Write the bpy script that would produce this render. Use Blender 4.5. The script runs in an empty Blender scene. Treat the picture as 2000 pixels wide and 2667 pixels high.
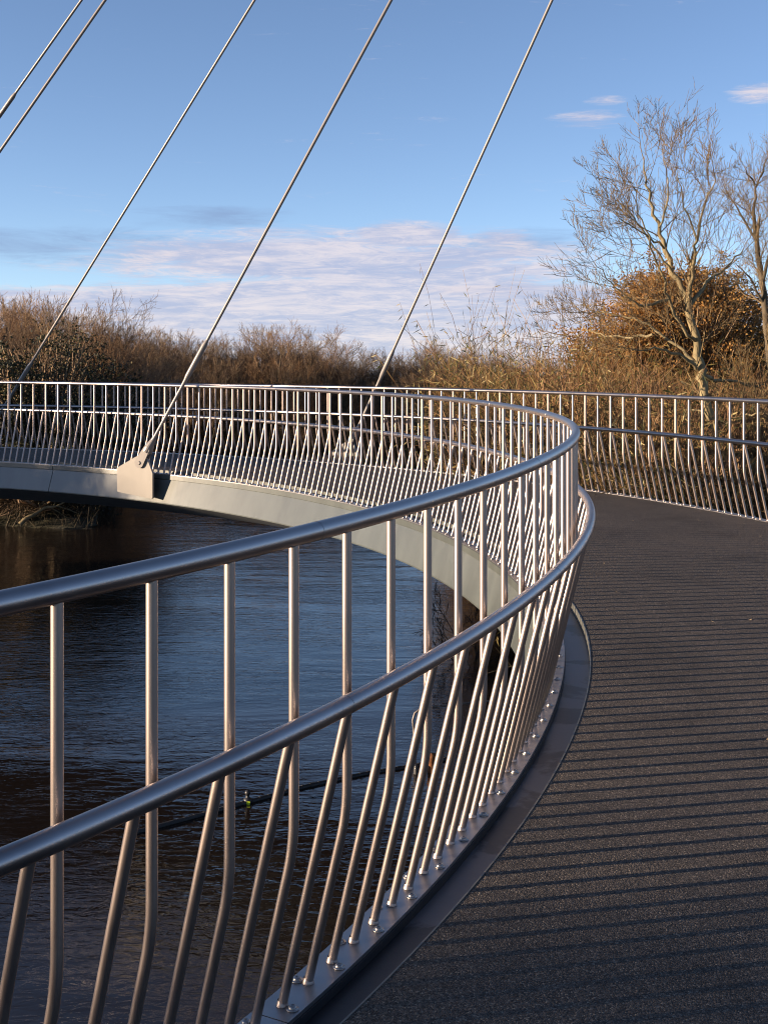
import bpy, math, random
import numpy as np

# ------------------------------------------------------------------ camera, light, exposure
SC = bpy.context.scene
COL = SC.collection
FPX, HORIZON, EYE = 3211.5, 998.1, 1.727          # focal length and horizon in photo pixels, eye height above the deck
cam_data = bpy.data.cameras.new('camera')
cam = bpy.data.objects.new('camera', cam_data)
COL.objects.link(cam)
cam.location = (0, 0, EYE)
cam.rotation_euler = (math.radians(90), 0, 0)
cam_data.sensor_fit = 'HORIZONTAL'
cam_data.sensor_width = 36
cam_data.lens = FPX / 2000 * 36
cam_data.shift_y = -(1333.5 - HORIZON) / 2000
cam_data.clip_start = 0.05
cam_data.clip_end = 5000
SC.camera = cam
SC.cycles.filter_width = 1.1

SUN_EL = math.radians(8.0)
TO_SUN = (-0.972, -0.235)                          # horizontal direction towards the sun
world = bpy.data.worlds.new('World')
SC.world = world
world.use_nodes = True
SC.view_settings.view_transform = 'Standard'
SC.view_settings.look = 'None'
SC.view_settings.gamma = 1
SC.view_settings.use_curve_mapping = False
SC.view_settings.exposure = 1.45
SKY_STRENGTH = 0.082
SUN_STRENGTH = 4.8


def build_world():
    nt = world.node_tree
    nt.nodes.clear()
    N = nt.nodes.new
    L = nt.links.new
    out = N('ShaderNodeOutputWorld')
    sky = N('ShaderNodeTexSky')
    sky.sky_type = 'NISHITA'
    sky.sun_disc = False
    sky.sun_elevation = SUN_EL
    sky.sun_rotation = math.atan2(TO_SUN[0], TO_SUN[1])
    sky.air_density = 0.6
    sky.dust_density = 0.1
    sky.ozone_density = 2.0
    bg = N('ShaderNodeBackground')
    bg.inputs['Strength'].default_value = SKY_STRENGTH
    wb = N('ShaderNodeMix')                        # cool white balance of the photograph
    wb.data_type = 'RGBA'
    wb.blend_type = 'MULTIPLY'
    wb.inputs[0].default_value = 1
    wb.inputs[7].default_value = (1.31, 1.145, 1.115, 1)
    L(sky.outputs[0], wb.inputs[6])
    L(wb.outputs[2], bg.inputs['Color'])
    # clouds: a low bank of thin stratus round the horizon and a few wisps above
    tc = N('ShaderNodeTexCoord')
    sep = N('ShaderNodeSeparateXYZ')
    L(tc.outputs['Generated'], sep.inputs[0])

    def math_(op, a, b=None, c=None, clamp=False):
        m = N('ShaderNodeMath')
        m.operation = op
        m.use_clamp = clamp
        for i, v in enumerate((a, b, c)):
            if v is None:
                continue
            if isinstance(v, (int, float)):
                m.inputs[i].default_value = v
            else:
                L(v, m.inputs[i])
        return m.outputs[0]

    def ramp(v, a, b):
        m = N('ShaderNodeMapRange')
        m.interpolation_type = 'SMOOTHSTEP'
        L(v, m.inputs['Value'])
        m.inputs['From Min'].default_value = a
        m.inputs['From Max'].default_value = b
        return m.outputs[0]
    az = math_('ARCTAN2', sep.outputs['X'], sep.outputs['Y'])
    el = math_('ARCSINE', sep.outputs['Z'])

    def noise(sx, sy, ox, oy, scale, detail, rough, dist):
        c = N('ShaderNodeCombineXYZ')
        L(math_('MULTIPLY_ADD', az, sx, ox), c.inputs[0])
        L(math_('MULTIPLY_ADD', el, sy, oy), c.inputs[1])
        n = N('ShaderNodeTexNoise')
        n.inputs['Scale'].default_value = scale
        n.inputs['Detail'].default_value = detail
        n.inputs['Roughness'].default_value = rough
        n.inputs['Distortion'].default_value = dist
        L(c.outputs[0], n.inputs['Vector'])
        return n.outputs['Fac']

    def blob(a0, e0, wa, we):
        """soft elliptical bank of cloud centred on an azimuth and an elevation (radians)"""
        da = math_('DIVIDE', math_('SUBTRACT', az, a0), wa)
        de = math_('DIVIDE', math_('SUBTRACT', el, e0), we)
        r = math_('ADD', math_('MULTIPLY', da, da), math_('MULTIPLY', de, de))
        return math_('SUBTRACT', 1.0, r, clamp=True)

    def add(*v):
        r = v[0]
        for w in v[1:]:
            r = math_('ADD', r, w)
        return r
    n1 = noise(0.75, 7.5, 0.3, 0.35, 8.0, 12.0, 0.68, 0.9)
    n2 = noise(1.0, 7.0, 4.1, 2.0, 10.0, 11.0, 0.66, 0.6)
    bank = add(math_('MULTIPLY', blob(-0.03, 0.097, 0.27, 0.036), 0.54),
               math_('MULTIPLY', blob(0.02, 0.124, 0.045, 0.014), 0.34),
               math_('MULTIPLY', blob(0.10, 0.118, 0.03, 0.010), 0.22),
               math_('MULTIPLY', blob(-0.02, 0.064, 0.5, 0.020), 0.34),
               math_('MULTIPLY', blob(0.0, 0.020, 3.0, 0.060), 0.62),
               math_('MULTIPLY', blob(-0.4, 0.105, 0.12, 0.012), 0.30),
               math_('MULTIPLY', blob(0.163, 0.208, 0.042, 0.010), 0.34),
               math_('MULTIPLY', blob(0.180, 0.222, 0.024, 0.006), 0.30),
               math_('MULTIPLY', blob(0.295, 0.221, 0.030, 0.010), 0.38),
               math_('MULTIPLY', blob(-1.7, 0.2, 0.9, 0.16), 0.25))
    n3 = noise(0.8, 6.0, 7.7, 1.0, 26.0, 10.0, 0.70, 1.4)
    dens = ramp(add(bank, math_('MULTIPLY', n1, 0.85), math_('MULTIPLY', n3, 0.55)), 0.80, 1.14)
    dark = math_('MULTIPLY', ramp(math_('ADD', math_('MULTIPLY', add(blob(-0.28, 0.108, 0.20, 0.024), blob(0.11, 0.112, 0.09, 0.018), blob(-0.13, 0.133, 0.10, 0.012), blob(0.10, 0.075, 0.10, 0.010)), 0.35), math_('MULTIPLY', n2, 0.7)), 0.48, 0.80), 0.55)
    cl = N('ShaderNodeBackground')
    tone = N('ShaderNodeMix')
    tone.data_type = 'RGBA'
    tone.inputs[6].default_value = (0.175, 0.190, 0.262, 1)
    tone.inputs[7].default_value = (0.305, 0.275, 0.290, 1)
    L(ramp(add(math_('MULTIPLY', n3, 0.6), math_('MULTIPLY', n2, 0.6)), 0.48, 0.74), tone.inputs[0])
    L(tone.outputs[2], cl.inputs['Color'])
    cl.inputs['Strength'].default_value = 1.0
    dk = N('ShaderNodeBackground')
    dk.inputs['Color'].default_value = (0.085, 0.115, 0.195, 1)
    m1 = N('ShaderNodeMixShader')
    m2 = N('ShaderNodeMixShader')
    L(dark, m1.inputs[0])
    L(bg.outputs[0], m1.inputs[1])
    L(dk.outputs[0], m1.inputs[2])
    L(math_('MULTIPLY', dens, 0.86), m2.inputs[0])
    L(m1.outputs[0], m2.inputs[1])
    L(cl.outputs[0], m2.inputs[2])
    L(m2.outputs[0], out.inputs[0])


build_world()
sun_data = bpy.data.lights.new('sun', 'SUN')
sun_data.energy = SUN_STRENGTH
sun_data.angle = math.radians(0.32)
sun_data.color = (1.0, 0.77, 0.54)
sun = bpy.data.objects.new('sun', sun_data)
COL.objects.link(sun)
from mathutils import Vector, Matrix
to_sun = Vector((TO_SUN[0] * math.cos(SUN_EL), TO_SUN[1] * math.cos(SUN_EL), math.sin(SUN_EL)))
sun.rotation_euler = to_sun.to_track_quat('Z', 'Y').to_euler()
sun.location = to_sun * 50

# ------------------------------------------------------------------ helpers
WATER = EYE - 4.6


def at(px, py, y):
    """the point at depth y that the photograph shows at pixel (px, py)"""
    return Vector(((px - 1000) * y / FPX, y, EYE + (HORIZON - py) * y / FPX))


def obj(name, mesh, parent=None, mat=None):
    if mat is not None and not mesh.materials:
        mesh.materials.append(mat)
    o = bpy.data.objects.new(name, mesh)
    COL.objects.link(o)
    if parent is not None:
        o.parent = parent
    return o


def empty(name, label, cat, group=None, loc=(0, 0, 0)):
    o = bpy.data.objects.new(name, None)
    o.empty_display_size = 0.3
    COL.objects.link(o)
    o.location = loc
    return tag(o, label, cat, group)


def tag(o, label, cat, group=None):
    o['label'] = label
    o['category'] = cat
    if group:
        o['group'] = group
    return o


def mesh_np(name, v, faces, smooth=True):
    """mesh from numpy arrays; faces is one array or a list of (n,k) arrays"""
    if not isinstance(faces, (list, tuple)):
        faces = [faces]
    faces = [np.asarray(f, np.int32) for f in faces if len(f)]
    me = bpy.data.meshes.new(name)
    v = np.asarray(v, np.float32)
    me.vertices.add(len(v))
    me.vertices.foreach_set('co', v.ravel())
    idx = np.concatenate([f.ravel() for f in faces])
    tot = np.concatenate([np.full(len(f), f.shape[1], np.int32) for f in faces])
    st = np.concatenate([[0], np.cumsum(tot)[:-1]]).astype(np.int32)
    me.loops.add(len(idx))
    me.loops.foreach_set('vertex_index', idx)
    me.polygons.add(len(tot))
    me.polygons.foreach_set('loop_start', st)
    me.polygons.foreach_set('use_smooth', np.full(len(tot), bool(smooth)))
    me.update(calc_edges=True)
    me.validate()
    return me


class MB:
    """collects vertices and faces of one mesh"""

    def __init__(self):
        self.v, self.f, self.n = [], {}, 0

    def add(self, v, f):
        v = np.asarray(v, float)
        f = np.asarray(f, int)
        self.f.setdefault(f.shape[1], []).append(f + self.n)
        self.v.append(v)
        self.n += len(v)

    def box(self, c, s, rot=None):
        p = np.array([(x, y, z) for x in (-.5, .5) for y in (-.5, .5) for z in (-.5, .5)]) * np.array(s)
        if rot is not None:
            p = p @ np.array(rot.to_3x3().transposed())
        self.add(p + np.array(c), [(0, 1, 3, 2), (4, 6, 7, 5), (0, 4, 5, 1), (2, 3, 7, 6), (0, 2, 6, 4), (1, 5, 7, 3)])

    def tube(self, pts, rad, n=12, cap=True):
        pts = [Vector(p) for p in pts]
        if not hasattr(rad, '__len__'):
            rad = [rad] * len(pts)
        rings = []
        up = None
        for i, p in enumerate(pts):
            d = (pts[min(i + 1, len(pts) - 1)] - pts[max(i - 1, 0)]).normalized()
            if up is None:
                up = Vector((0, 0, 1)) if abs(d.z) < .9 else Vector((1, 0, 0))
            a = d.cross(up).normalized()
            b = a.cross(d)
            up = b
            rings.append([p + (a * math.cos(t) + b * math.sin(t)) * rad[i] for t in [2 * math.pi * k / n for k in range(n)]])
        v = [q for r in rings for q in r]
        f = [(i * n + k, i * n + (k + 1) % n, (i + 1) * n + (k + 1) % n, (i + 1) * n + k) for i in range(len(pts) - 1) for k in range(n)]
        self.add(v, f)
        if cap:
            for r, flip in ((rings[0], False), (rings[-1], True)):
                c = sum(r, Vector()) / n
                self.add(r + [c], [((k + 1) % n, k, n) if not flip else (k, (k + 1) % n, n) for k in range(n)])

    def lathe(self, prof, n=20, c=(0, 0, 0)):
        """prof: list of (radius, z)"""
        v = [(c[0] + r * math.cos(2 * math.pi * k / n), c[1] + r * math.sin(2 * math.pi * k / n), c[2] + z) for r, z in prof for k in range(n)]
        f = [(i * n + k, i * n + (k + 1) % n, (i + 1) * n + (k + 1) % n, (i + 1) * n + k) for i in range(len(prof) - 1) for k in range(n)]
        self.add(v, f)

    def mesh(self, name, smooth=True):
        return mesh_np(name, np.concatenate(self.v), [np.concatenate(x) for x in self.f.values()], smooth)


def tubes_mesh(name, segs, sides=3):
    """segs: (n,8) array of p0, p1, r0, r1 -> one light mesh of prisms"""
    s = np.asarray(segs, float)
    p0, p1, r0, r1 = s[:, 0:3], s[:, 3:6], s[:, 6], s[:, 7]
    d = p1 - p0
    d /= np.linalg.norm(d, axis=1, keepdims=True) + 1e-9
    ref = np.where(np.abs(d[:, 2:3]) < .9, np.array([[0, 0, 1.]]), np.array([[1., 0, 0]]))
    a = np.cross(d, ref)
    a /= np.linalg.norm(a, axis=1, keepdims=True) + 1e-9
    b = np.cross(a, d)
    ang = np.arange(sides) * 2 * np.pi / sides
    ring = a[:, None] * np.cos(ang)[None, :, None] + b[:, None] * np.sin(ang)[None, :, None]
    v = np.concatenate([p0[:, None] + ring * r0[:, None, None], p1[:, None] + ring * r1[:, None, None]], 1)
    n = len(s)
    base = (np.arange(n) * 2 * sides)[:, None]
    k = np.arange(sides)
    k2 = (k + 1) % sides
    f = np.stack([base + k, base + k2, base + sides + k2, base + sides + k], -1).reshape(-1, 4)
    return mesh_np(name, v.reshape(-1, 3), f)


# ------------------------------------------------------------------ materials
def material(name):
    m = bpy.data.materials.new(name)
    m.use_nodes = True
    nt = m.node_tree
    return m, nt, nt.nodes['Principled BSDF'], nt.nodes.new, nt.links.new


def noise_node(nt, scale, detail=4, rough=.55, coord='Object', vec_scale=None, dist=0):
    tc = nt.nodes.new('ShaderNodeTexCoord')
    n = nt.nodes.new('ShaderNodeTexNoise')
    n.inputs['Scale'].default_value = scale
    n.inputs['Detail'].default_value = detail
    n.inputs['Roughness'].default_value = rough
    n.inputs['Distortion'].default_value = dist
    src = tc.outputs[coord]
    if vec_scale:
        mp = nt.nodes.new('ShaderNodeMapping')
        mp.inputs['Scale'].default_value = vec_scale
        nt.links.new(src, mp.inputs['Vector'])
        src = mp.outputs[0]
    nt.links.new(src, n.inputs['Vector'])
    return n


def ramp_node(nt, src, stops):
    r = nt.nodes.new('ShaderNodeValToRGB')
    e = r.color_ramp.elements
    while len(e) < len(stops):
        e.new(0.5)
    for el, (p, c) in zip(e, stops):
        el.position = p
        el.color = (*c, 1) if len(c) == 3 else c
    nt.links.new(src, r.inputs['Fac'])
    return r


def bump(nt, src, strength, dist, bsdf):
    b = nt.nodes.new('ShaderNodeBump')
    b.inputs['Strength'].default_value = strength
    b.inputs['Distance'].default_value = dist
    nt.links.new(src, b.inputs['Height'])
    nt.links.new(b.outputs[0], bsdf.inputs['Normal'])
    return b


def steel(name, base, rlo, rhi, vec):
    m, nt, p, N, L = material(name)
    p.inputs['Metallic'].default_value = 1
    n = noise_node(nt, 1.0, 5, .65, 'Object', vec)
    n2 = noise_node(nt, 3.0, 4, .6)
    r = ramp_node(nt, n2.outputs['Fac'], [(.28, tuple(c * .74 for c in base)), (.5, tuple(c * .95 for c in base)), (.75, base)])
    L(r.outputs[0], p.inputs['Base Color'])
    mr = N('ShaderNodeMapRange')
    mr.inputs['From Min'].default_value = .3
    mr.inputs['From Max'].default_value = .7
    mr.inputs['To Min'].default_value = rlo
    mr.inputs['To Max'].default_value = rhi
    L(n.outputs['Fac'], mr.inputs['Value'])
    L(mr.outputs[0], p.inputs['Roughness'])
    return m


M_STEEL = steel('brushed_steel', (0.395, 0.332, 0.305), .39, .48, (60, 60, 2))
M_RAIL = steel('polished_rail_steel', (0.335, 0.305, 0.300), .31, .38, (6, 6, 6))
M_PLATE = steel('base_plate_steel', (0.384, 0.368, 0.368), .36, .46, (60, 60, 60))
M_BOLT = steel('bolt_steel', (0.336, 0.320, 0.312), .36, .46, (200, 200, 200))


def paint(name, c, rough, streak=.10, spec=.5):
    m, nt, p, N, L = material(name)
    n = noise_node(nt, 1.0, 5, .6, 'Object', (3, 3, .8))
    r = ramp_node(nt, n.outputs['Fac'], [(.3, tuple(x * (1 - streak) for x in c)), (.7, tuple(x * (1 + streak) for x in c))])
    L(r.outputs[0], p.inputs['Base Color'])
    p.inputs['Roughness'].default_value = rough
    p.inputs['Specular IOR Level'].default_value = spec
    n2 = noise_node(nt, 2.2, 2, .5)
    bump(nt, n2.outputs['Fac'], .25, .02, p)
    return m


M_FASCIA = paint('grey_green_paint', (0.066, 0.074, 0.068), .36, .22, .9)
M_SOFFIT = paint('dark_soffit_paint', (.10, .11, .12), .5)
M_ANCHOR = paint('pale_grey_paint', (0.218, 0.198, 0.175), .42, .04)
M_CABLE = paint('cable_sheath', (0.191, 0.173, 0.164), .35, .03)


def deck_material():
    m, nt, p, N, L = material('gritted_deck_surface')
    tc = N('ShaderNodeTexCoord')
    v = N('ShaderNodeTexVoronoi')
    v.inputs['Scale'].default_value = 210
    v.inputs['Randomness'].default_value = 1
    L(tc.outputs['Object'], v.inputs['Vector'])
    bw = N('ShaderNodeSeparateColor')
    L(v.outputs['Color'], bw.inputs[0])
    grain = ramp_node(nt, bw.outputs[0], [(.0, (.036, .032, .030)), (.45, (.078, .069, .063)), (.80, (.120, .103, .091)), (.94, (.18, .148, .123)), (.985, (.28, .236, .19))])
    big = noise_node(nt, 1.1, 7, .68, dist=.5)
    r2 = ramp_node(nt, big.outputs['Fac'], [(.30, (.66, .66, .67)), (.45, (.92, .92, .92)), (.72, (1.16, 1.13, 1.10))])
    mix = N('ShaderNodeMix')
    mix.data_type = 'RGBA'
    mix.blend_type = 'MULTIPLY'
    mix.inputs[0].default_value = 1
    L(grain.outputs[0], mix.inputs[6])
    L(r2.outputs[0], mix.inputs[7])
    L(mix.outputs[2], p.inputs['Base Color'])
    p.inputs['Roughness'].default_value = .75
    p.inputs['Specular IOR Level'].default_value = .12
    n3 = noise_node(nt, 90, 3, .6)
    ad = N('ShaderNodeMath')
    ad.operation = 'MULTIPLY_ADD'
    L(v.outputs['Distance'], ad.inputs[0])
    ad.inputs[1].default_value = -1.0
    L(n3.outputs['Fac'], ad.inputs[2])
    bump(nt, ad.outputs[0], 1.0, .006, p)
    return m


M_DECK = deck_material()


def gutter_material():
    m, nt, p, N, L = material('damp_gutter_steel')
    n = noise_node(nt, 1.6, 6, .62, dist=.6)
    wet = ramp_node(nt, n.outputs['Fac'], [(.46, (0, 0, 0)), (.50, (1, 1, 1))])
    col = N('ShaderNodeMix')
    col.data_type = 'RGBA'
    L(wet.outputs[0], col.inputs[0])
    col.inputs[6].default_value = (.016, .017, .021, 1)
    col.inputs[7].default_value = (.085, .085, .095, 1)
    L(col.outputs[2], p.inputs['Base Color'])
    p.inputs['Roughness'].default_value = .42
    p.inputs['Metallic'].default_value = .12
    n2 = noise_node(nt, 14, 4, .6)
    bump(nt, n2.outputs['Fac'], .2, .004, p)
    return m


M_GUTTER = gutter_material()
M_LIP = paint('lip_paint', (0.106, 0.109, 0.099), .4)


def simple(name, c, rough=.7, metal=0, var=.25, scale=8):
    m, nt, p, N, L = material(name)
    n = noise_node(nt, scale, 4, .6)
    r = ramp_node(nt, n.outputs['Fac'], [(.3, tuple(x * (1 - var) for x in c)), (.7, tuple(x * (1 + var) for x in c))])
    L(r.outputs[0], p.inputs['Base Color'])
    p.inputs['Roughness'].default_value = rough
    p.inputs['Metallic'].default_value = metal
    return m


M_RUBBER = simple('black_gasket', (.02, .02, .022), .6)
M_BOOM = simple('black_pipe', (.018, .018, .02), .45)
M_RUST = simple('rusty_steel', (.16, .06, .02), .8, 0, .5, 20)
M_GALV = simple('dull_pipe', (.16, .14, .13), .5, .5)
M_YELLOW = simple('yellow_reflector', (.62, .75, .03), .4, 0, .05)


def bark(name, lo, hi, scale=6):
    m, nt, p, N, L = material(name)
    n = noise_node(nt, scale, 5, .65, 'Object', (1, 1, .45))
    r = ramp_node(nt, n.outputs['Fac'], [(.32, lo), (.5, tuple((a + b) / 2 for a, b in zip(lo, hi))), (.68, hi)])
    L(r.outputs[0], p.inputs['Base Color'])
    p.inputs['Roughness'].default_value = .85
    p.inputs['Specular IOR Level'].default_value = .2
    bump(nt, n.outputs['Fac'], .5, .02, p)
    return m


def twig(name, stops):
    """thin shoots; every shoot takes one colour of the ramp"""
    m, nt, p, N, L = material(name)
    g = N('ShaderNodeNewGeometry')
    r = ramp_node(nt, g.outputs['Random Per Island'], stops)
    oi = N('ShaderNodeObjectInfo')
    hs = N('ShaderNodeHueSaturation')
    mr = N('ShaderNodeMapRange')
    mr.inputs['To Min'].default_value = .75
    mr.inputs['To Max'].default_value = 1.25
    L(oi.outputs['Random'], mr.inputs['Value'])
    L(mr.outputs[0], hs.inputs['Value'])
    L(r.outputs[0], hs.inputs['Color'])
    L(hs.outputs[0], p.inputs['Base Color'])
    p.inputs['Roughness'].default_value = .8
    p.inputs['Specular IOR Level'].default_value = .2
    return m


def leaf(name, stops, trans=.35):
    m, nt, p, N, L = material(name)
    g = N('ShaderNodeNewGeometry')
    r = ramp_node(nt, g.outputs['Random Per Island'], stops)
    L(r.outputs[0], p.inputs['Base Color'])
    p.inputs['Roughness'].default_value = .6
    p.inputs['Specular IOR Level'].default_value = .3
    tr = N('ShaderNodeBsdfTranslucent')
    L(r.outputs[0], tr.inputs['Color'])
    mx = N('ShaderNodeMixShader')
    mx.inputs[0].default_value = trans
    L(p.outputs[0], mx.inputs[1])
    L(tr.outputs[0], mx.inputs[2])
    L(mx.outputs[0], nt.nodes['Material Output'].inputs['Surface'])
    return m


M_BARK_PALE = bark('pale_lichen_bark', (0.119, 0.095, 0.056), (0.280, 0.224, 0.126))
M_BARK = bark('grey_brown_bark', (0.049, 0.038, 0.028), (0.133, 0.105, 0.070))
M_TWIG_RED = twig('red_brown_twigs', [(0, (0.077, 0.039, 0.021)), (.5, (0.179, 0.099, 0.051)), (1, (0.307, 0.196, 0.102))])
M_TWIG_GREY = twig('grey_brown_twigs', [(0, (0.063, 0.043, 0.029)), (.5, (0.162, 0.106, 0.067)), (1, (0.290, 0.209, 0.128))])
M_TWIG_STRAW = twig('straw_shoots', [(0, (0.070, 0.035, 0.017)), (.5, (0.168, 0.087, 0.035)), (1, (0.266, 0.168, 0.063))])
M_TWIG_GOLD = twig('golden_brown_twigs', [(0, (0.072, 0.046, 0.026)), (.5, (0.145, 0.099, 0.051)), (1, (0.256, 0.188, 0.094))])
M_TWIG_DARK = twig('dark_twigs', [(0, (0.017, 0.014, 0.013)), (.6, (0.038, 0.029, 0.024)), (1, (0.070, 0.056, 0.042))])  # dark twig tones for the low shrub below the bridge
M_LEAF_STRAW = leaf('narrow_yellow_green_leaves', [(0, (0.032, 0.038, 0.013)), (.30, (0.077, 0.084, 0.025)), (.55, (0.182, 0.140, 0.045)), (.80, (0.294, 0.224, 0.084)), (1, (0.462, 0.378, 0.189))])
M_LEAF_BROWN = leaf('withered_brown_leaves', [(0, (0.15, 0.066, 0.018)), (.5, (0.34, 0.165, 0.045)), (1, (0.50, 0.29, 0.09))], .45)
M_LEAF_DARK = leaf('dark_green_leaves', [(0, (0.008, 0.011, 0.006)), (.6, (0.025, 0.029, 0.013)), (.9, (0.052, 0.049, 0.021)), (1, (0.154, 0.119, 0.035))], .2)
M_SCRUB = twig('scrub_stems', [(0, (.013, .011, .008)), (.6, (.030, .023, .014)), (1, (.066, .048, .026))])


def ground_material():
    m, nt, p, N, L = material('river_bank_soil_and_grass')
    n = noise_node(nt, .9, 8, .65)
    r = ramp_node(nt, n.outputs['Fac'], [(.3, (0.017, 0.014, 0.008)), (.5, (0.035, 0.032, 0.014)), (.7, (0.063, 0.056, 0.025))])
    L(r.outputs[0], p.inputs['Base Color'])
    p.inputs['Roughness'].default_value = .95
    n2 = noise_node(nt, 9, 6, .7)
    bump(nt, n2.outputs['Fac'], .8, .12, p)
    return m


def water_material():
    m, nt, p, N, L = material('dark_river_water')
    p.inputs['Base Color'].default_value = (.013, .009, .007, 1)
    p.inputs['Roughness'].default_value = .035
    p.inputs['IOR'].default_value = 1.36
    a = noise_node(nt, 1.0, 3, .55, 'Object', (4.2, 9.5, 1), .6)
    b = noise_node(nt, 1.0, 2, .5, 'Object', (.35, 1.1, 1), .8)
    c = noise_node(nt, 1.0, 3, .55, 'Object', (.10, .22, 1), 1.2)
    amp = ramp_node(nt, c.outputs['Fac'], [(.35, (.25, .25, .25)), (.62, (1, 1, 1))])
    mul = N('ShaderNodeMath')
    mul.operation = 'MULTIPLY'
    L(a.outputs['Fac'], mul.inputs[0])
    L(amp.outputs[0], mul.inputs[1])
    ad = N('ShaderNodeMath')
    ad.operation = 'MULTIPLY_ADD'
    L(b.outputs['Fac'], ad.inputs[0])
    ad.inputs[1].default_value = 1.6
    L(mul.outputs[0], ad.inputs[2])
    bump(nt, ad.outputs[0], .36, .036, p)
    return m


# ------------------------------------------------------------------ plan of the bridge (arc length S along the river-side railing)
KAP = [-0.0988, -0.0972, -0.0793, -0.0982, -0.0746, -0.0836, -0.0705, -0.0782, -0.0767, -0.0748]
G1, G2 = 0.029716, -0.00041342
X0, Y0, TH0 = -0.95897, 2.25584, 0.623345
ZM, SM, ST, ZT = 0.847, 0.2098, 0.1249, 1.30      # hand rail height, its lean, post lean, top rail height
ZB = ZM * ST / SM
WIDTH, FALL = 3.788, -0.0345                      # railing to railing, crossfall
PITCH, PHASE = 0.26781, 0.35
SS = np.arange(-11.0, 33.0, 0.02)
_k = np.interp(SS, np.linspace(-1.5, 22, 10), KAP)
_i0 = int(np.argmin(abs(SS)))
_t = np.cumsum(_k) * .02
_t = _t - _t[_i0] + TH0
_x = np.cumsum(np.sin(_t)) * .02
_y = np.cumsum(np.cos(_t)) * .02
_x += X0 - _x[_i0]
_y += Y0 - _y[_i0]
_z = np.where(SS > -1.5, G1 * SS + G2 * SS * SS, G1 * -1.5 + (SS + 1.5) * .03)


def frame(s):
    return (float(np.interp(s, SS, _x)), float(np.interp(s, SS, _y)), float(np.interp(s, SS, _t)), float(np.interp(s, SS, _z)))


def P(s, off, z):
    x, y, t, z0 = frame(s)
    return Vector((x + math.cos(t) * off, y - math.sin(t) * off, z0 + z + FALL * min(max(off / WIDTH, 0), 1)))


def sweep(name, prof, s0, s1, ds=.12, closed=True, caps=True, smooth=False):
    n = max(2, int(round((s1 - s0) / ds)) + 1)
    s = np.linspace(s0, s1, n)
    x, y, t, z0 = (np.interp(s, SS, a) for a in (_x, _y, _t, _z))
    off = np.array([q[0] for q in prof])
    zz = np.array([q[1] for q in prof]) + FALL * np.clip(off / WIDTH, 0, 1)
    v = np.stack([x[:, None] + np.cos(t)[:, None] * off, y[:, None] - np.sin(t)[:, None] * off, z0[:, None] + zz], -1)
    m = len(prof)
    kk = np.arange(m if closed else m - 1)
    i = np.arange(n - 1)[:, None] * m
    f = np.stack([i + kk, i + m + kk, i + m + (kk + 1) % m, i + (kk + 1) % m], -1).reshape(-1, 4)
    fs = [f]
    if closed and caps:
        fs += [np.arange(m)[None, :], (np.arange(m)[::-1] + (n - 1) * m)[None, :]]
    return mesh_np(name, v.reshape(-1, 3), fs, smooth)


def ring(off, z, r, n=20):
    return [(off + r * math.cos(2 * math.pi * k / n), z + r * math.sin(2 * math.pi * k / n)) for k in range(n)]


S_A, S_B = -9.5, 31.0

# ------------------------------------------------------------------ the bridge
bridge = empty('footbridge', 'curved grey footbridge with gritted dark deck hung from stays over the river', 'footbridge', loc=P(0, 1.9, -1.0))
bm_inv = Matrix.Translation(bridge.location).inverted()


def bpart(name, mesh, mat, parent=bridge):
    o = obj(name, mesh, parent, mat)
    o.matrix_parent_inverse = bm_inv
    return o


GUT0, GUT1 = .062, .205
bpart('deck_surface', sweep('deck_surface', [(GUT1 + .006, .022), (WIDTH - .080, -.006), (WIDTH - .080, -.03), (GUT1 + .006, -.03)], S_A, S_B), M_DECK)
bpart('edge_lip', sweep('edge_lip', [(GUT1, .0235), (GUT1 + .0055, .0235), (GUT1 + .0055, -.060), (GUT1, -.060)], S_A, S_B), M_LIP)
bpart('drainage_gutter', sweep('drainage_gutter', [(GUT0 - .02, -.040), (GUT1 - .001, -.040), (GUT1 - .001, -.055), (GUT0 - .02, -.055)], S_A, S_B), M_GUTTER)
bpart('gasket', sweep('gasket', [(GUT0 - .014, -.014), (GUT0 + .004, -.014), (GUT0 + .004, -.039), (GUT0 - .014, -.039)], S_A, S_B), M_RUBBER)
bpart('girder', sweep('girder', [(.10, -.08), (WIDTH - .10, -.08), (WIDTH - .02, -.43), (WIDTH - 1.1, -.74), (1.1, -.74), (.02, -.43)], S_A, S_B), M_SOFFIT)
S_JOINT = 20.1
for a, b in ((S_A, S_JOINT - .006), (S_JOINT + .006, S_B)):
    bpart('fascia_panel', sweep('fascia_panel', [(-.058, -.0135), (-.045, -.0135), (.05, -.075), (.06, -.42), (-.150, -.425), (-.152, -.410), (-.046, -.082), (-.060, -.074)][::-1], a, b, smooth=False), M_FASCIA)
bpart('fascia_panel', sweep('fascia_panel', [(WIDTH + .058, -.0135), (WIDTH - .07, -.0135), (WIDTH - .07, -.42), (WIDTH + .150, -.425), (WIDTH + .152, -.410), (WIDTH + .046, -.082), (WIDTH + .060, -.074)], S_A, S_B), M_FASCIA)

# ------------------------------------------------------------------ railings
R_BAR, R_RAIL = .0135, .0255


def post_mesh():
    b = MB()
    lean = math.atan2(ST, ZB)
    n = 5
    pts = [(0, 0, 0)]
    q0 = Vector((ST * .87, 0, ZB * .87))
    q1 = Vector((ST, 0, ZB))
    q2 = Vector((ST, 0, ZB + .075))
    for k in range(n + 1):
        u = k / n
        pts.append(tuple(q0 * (1 - u) ** 2 + q1 * 2 * u * (1 - u) + q2 * u * u))
    pts.append((ST, 0, ZT - .012))
    b.tube(pts, R_BAR, 14, cap=False)
    b.lathe([(.0175, 0), (.0172, .004), (.0145, .010), (.0128, .016)], 14)
    return b.mesh('post')


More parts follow.
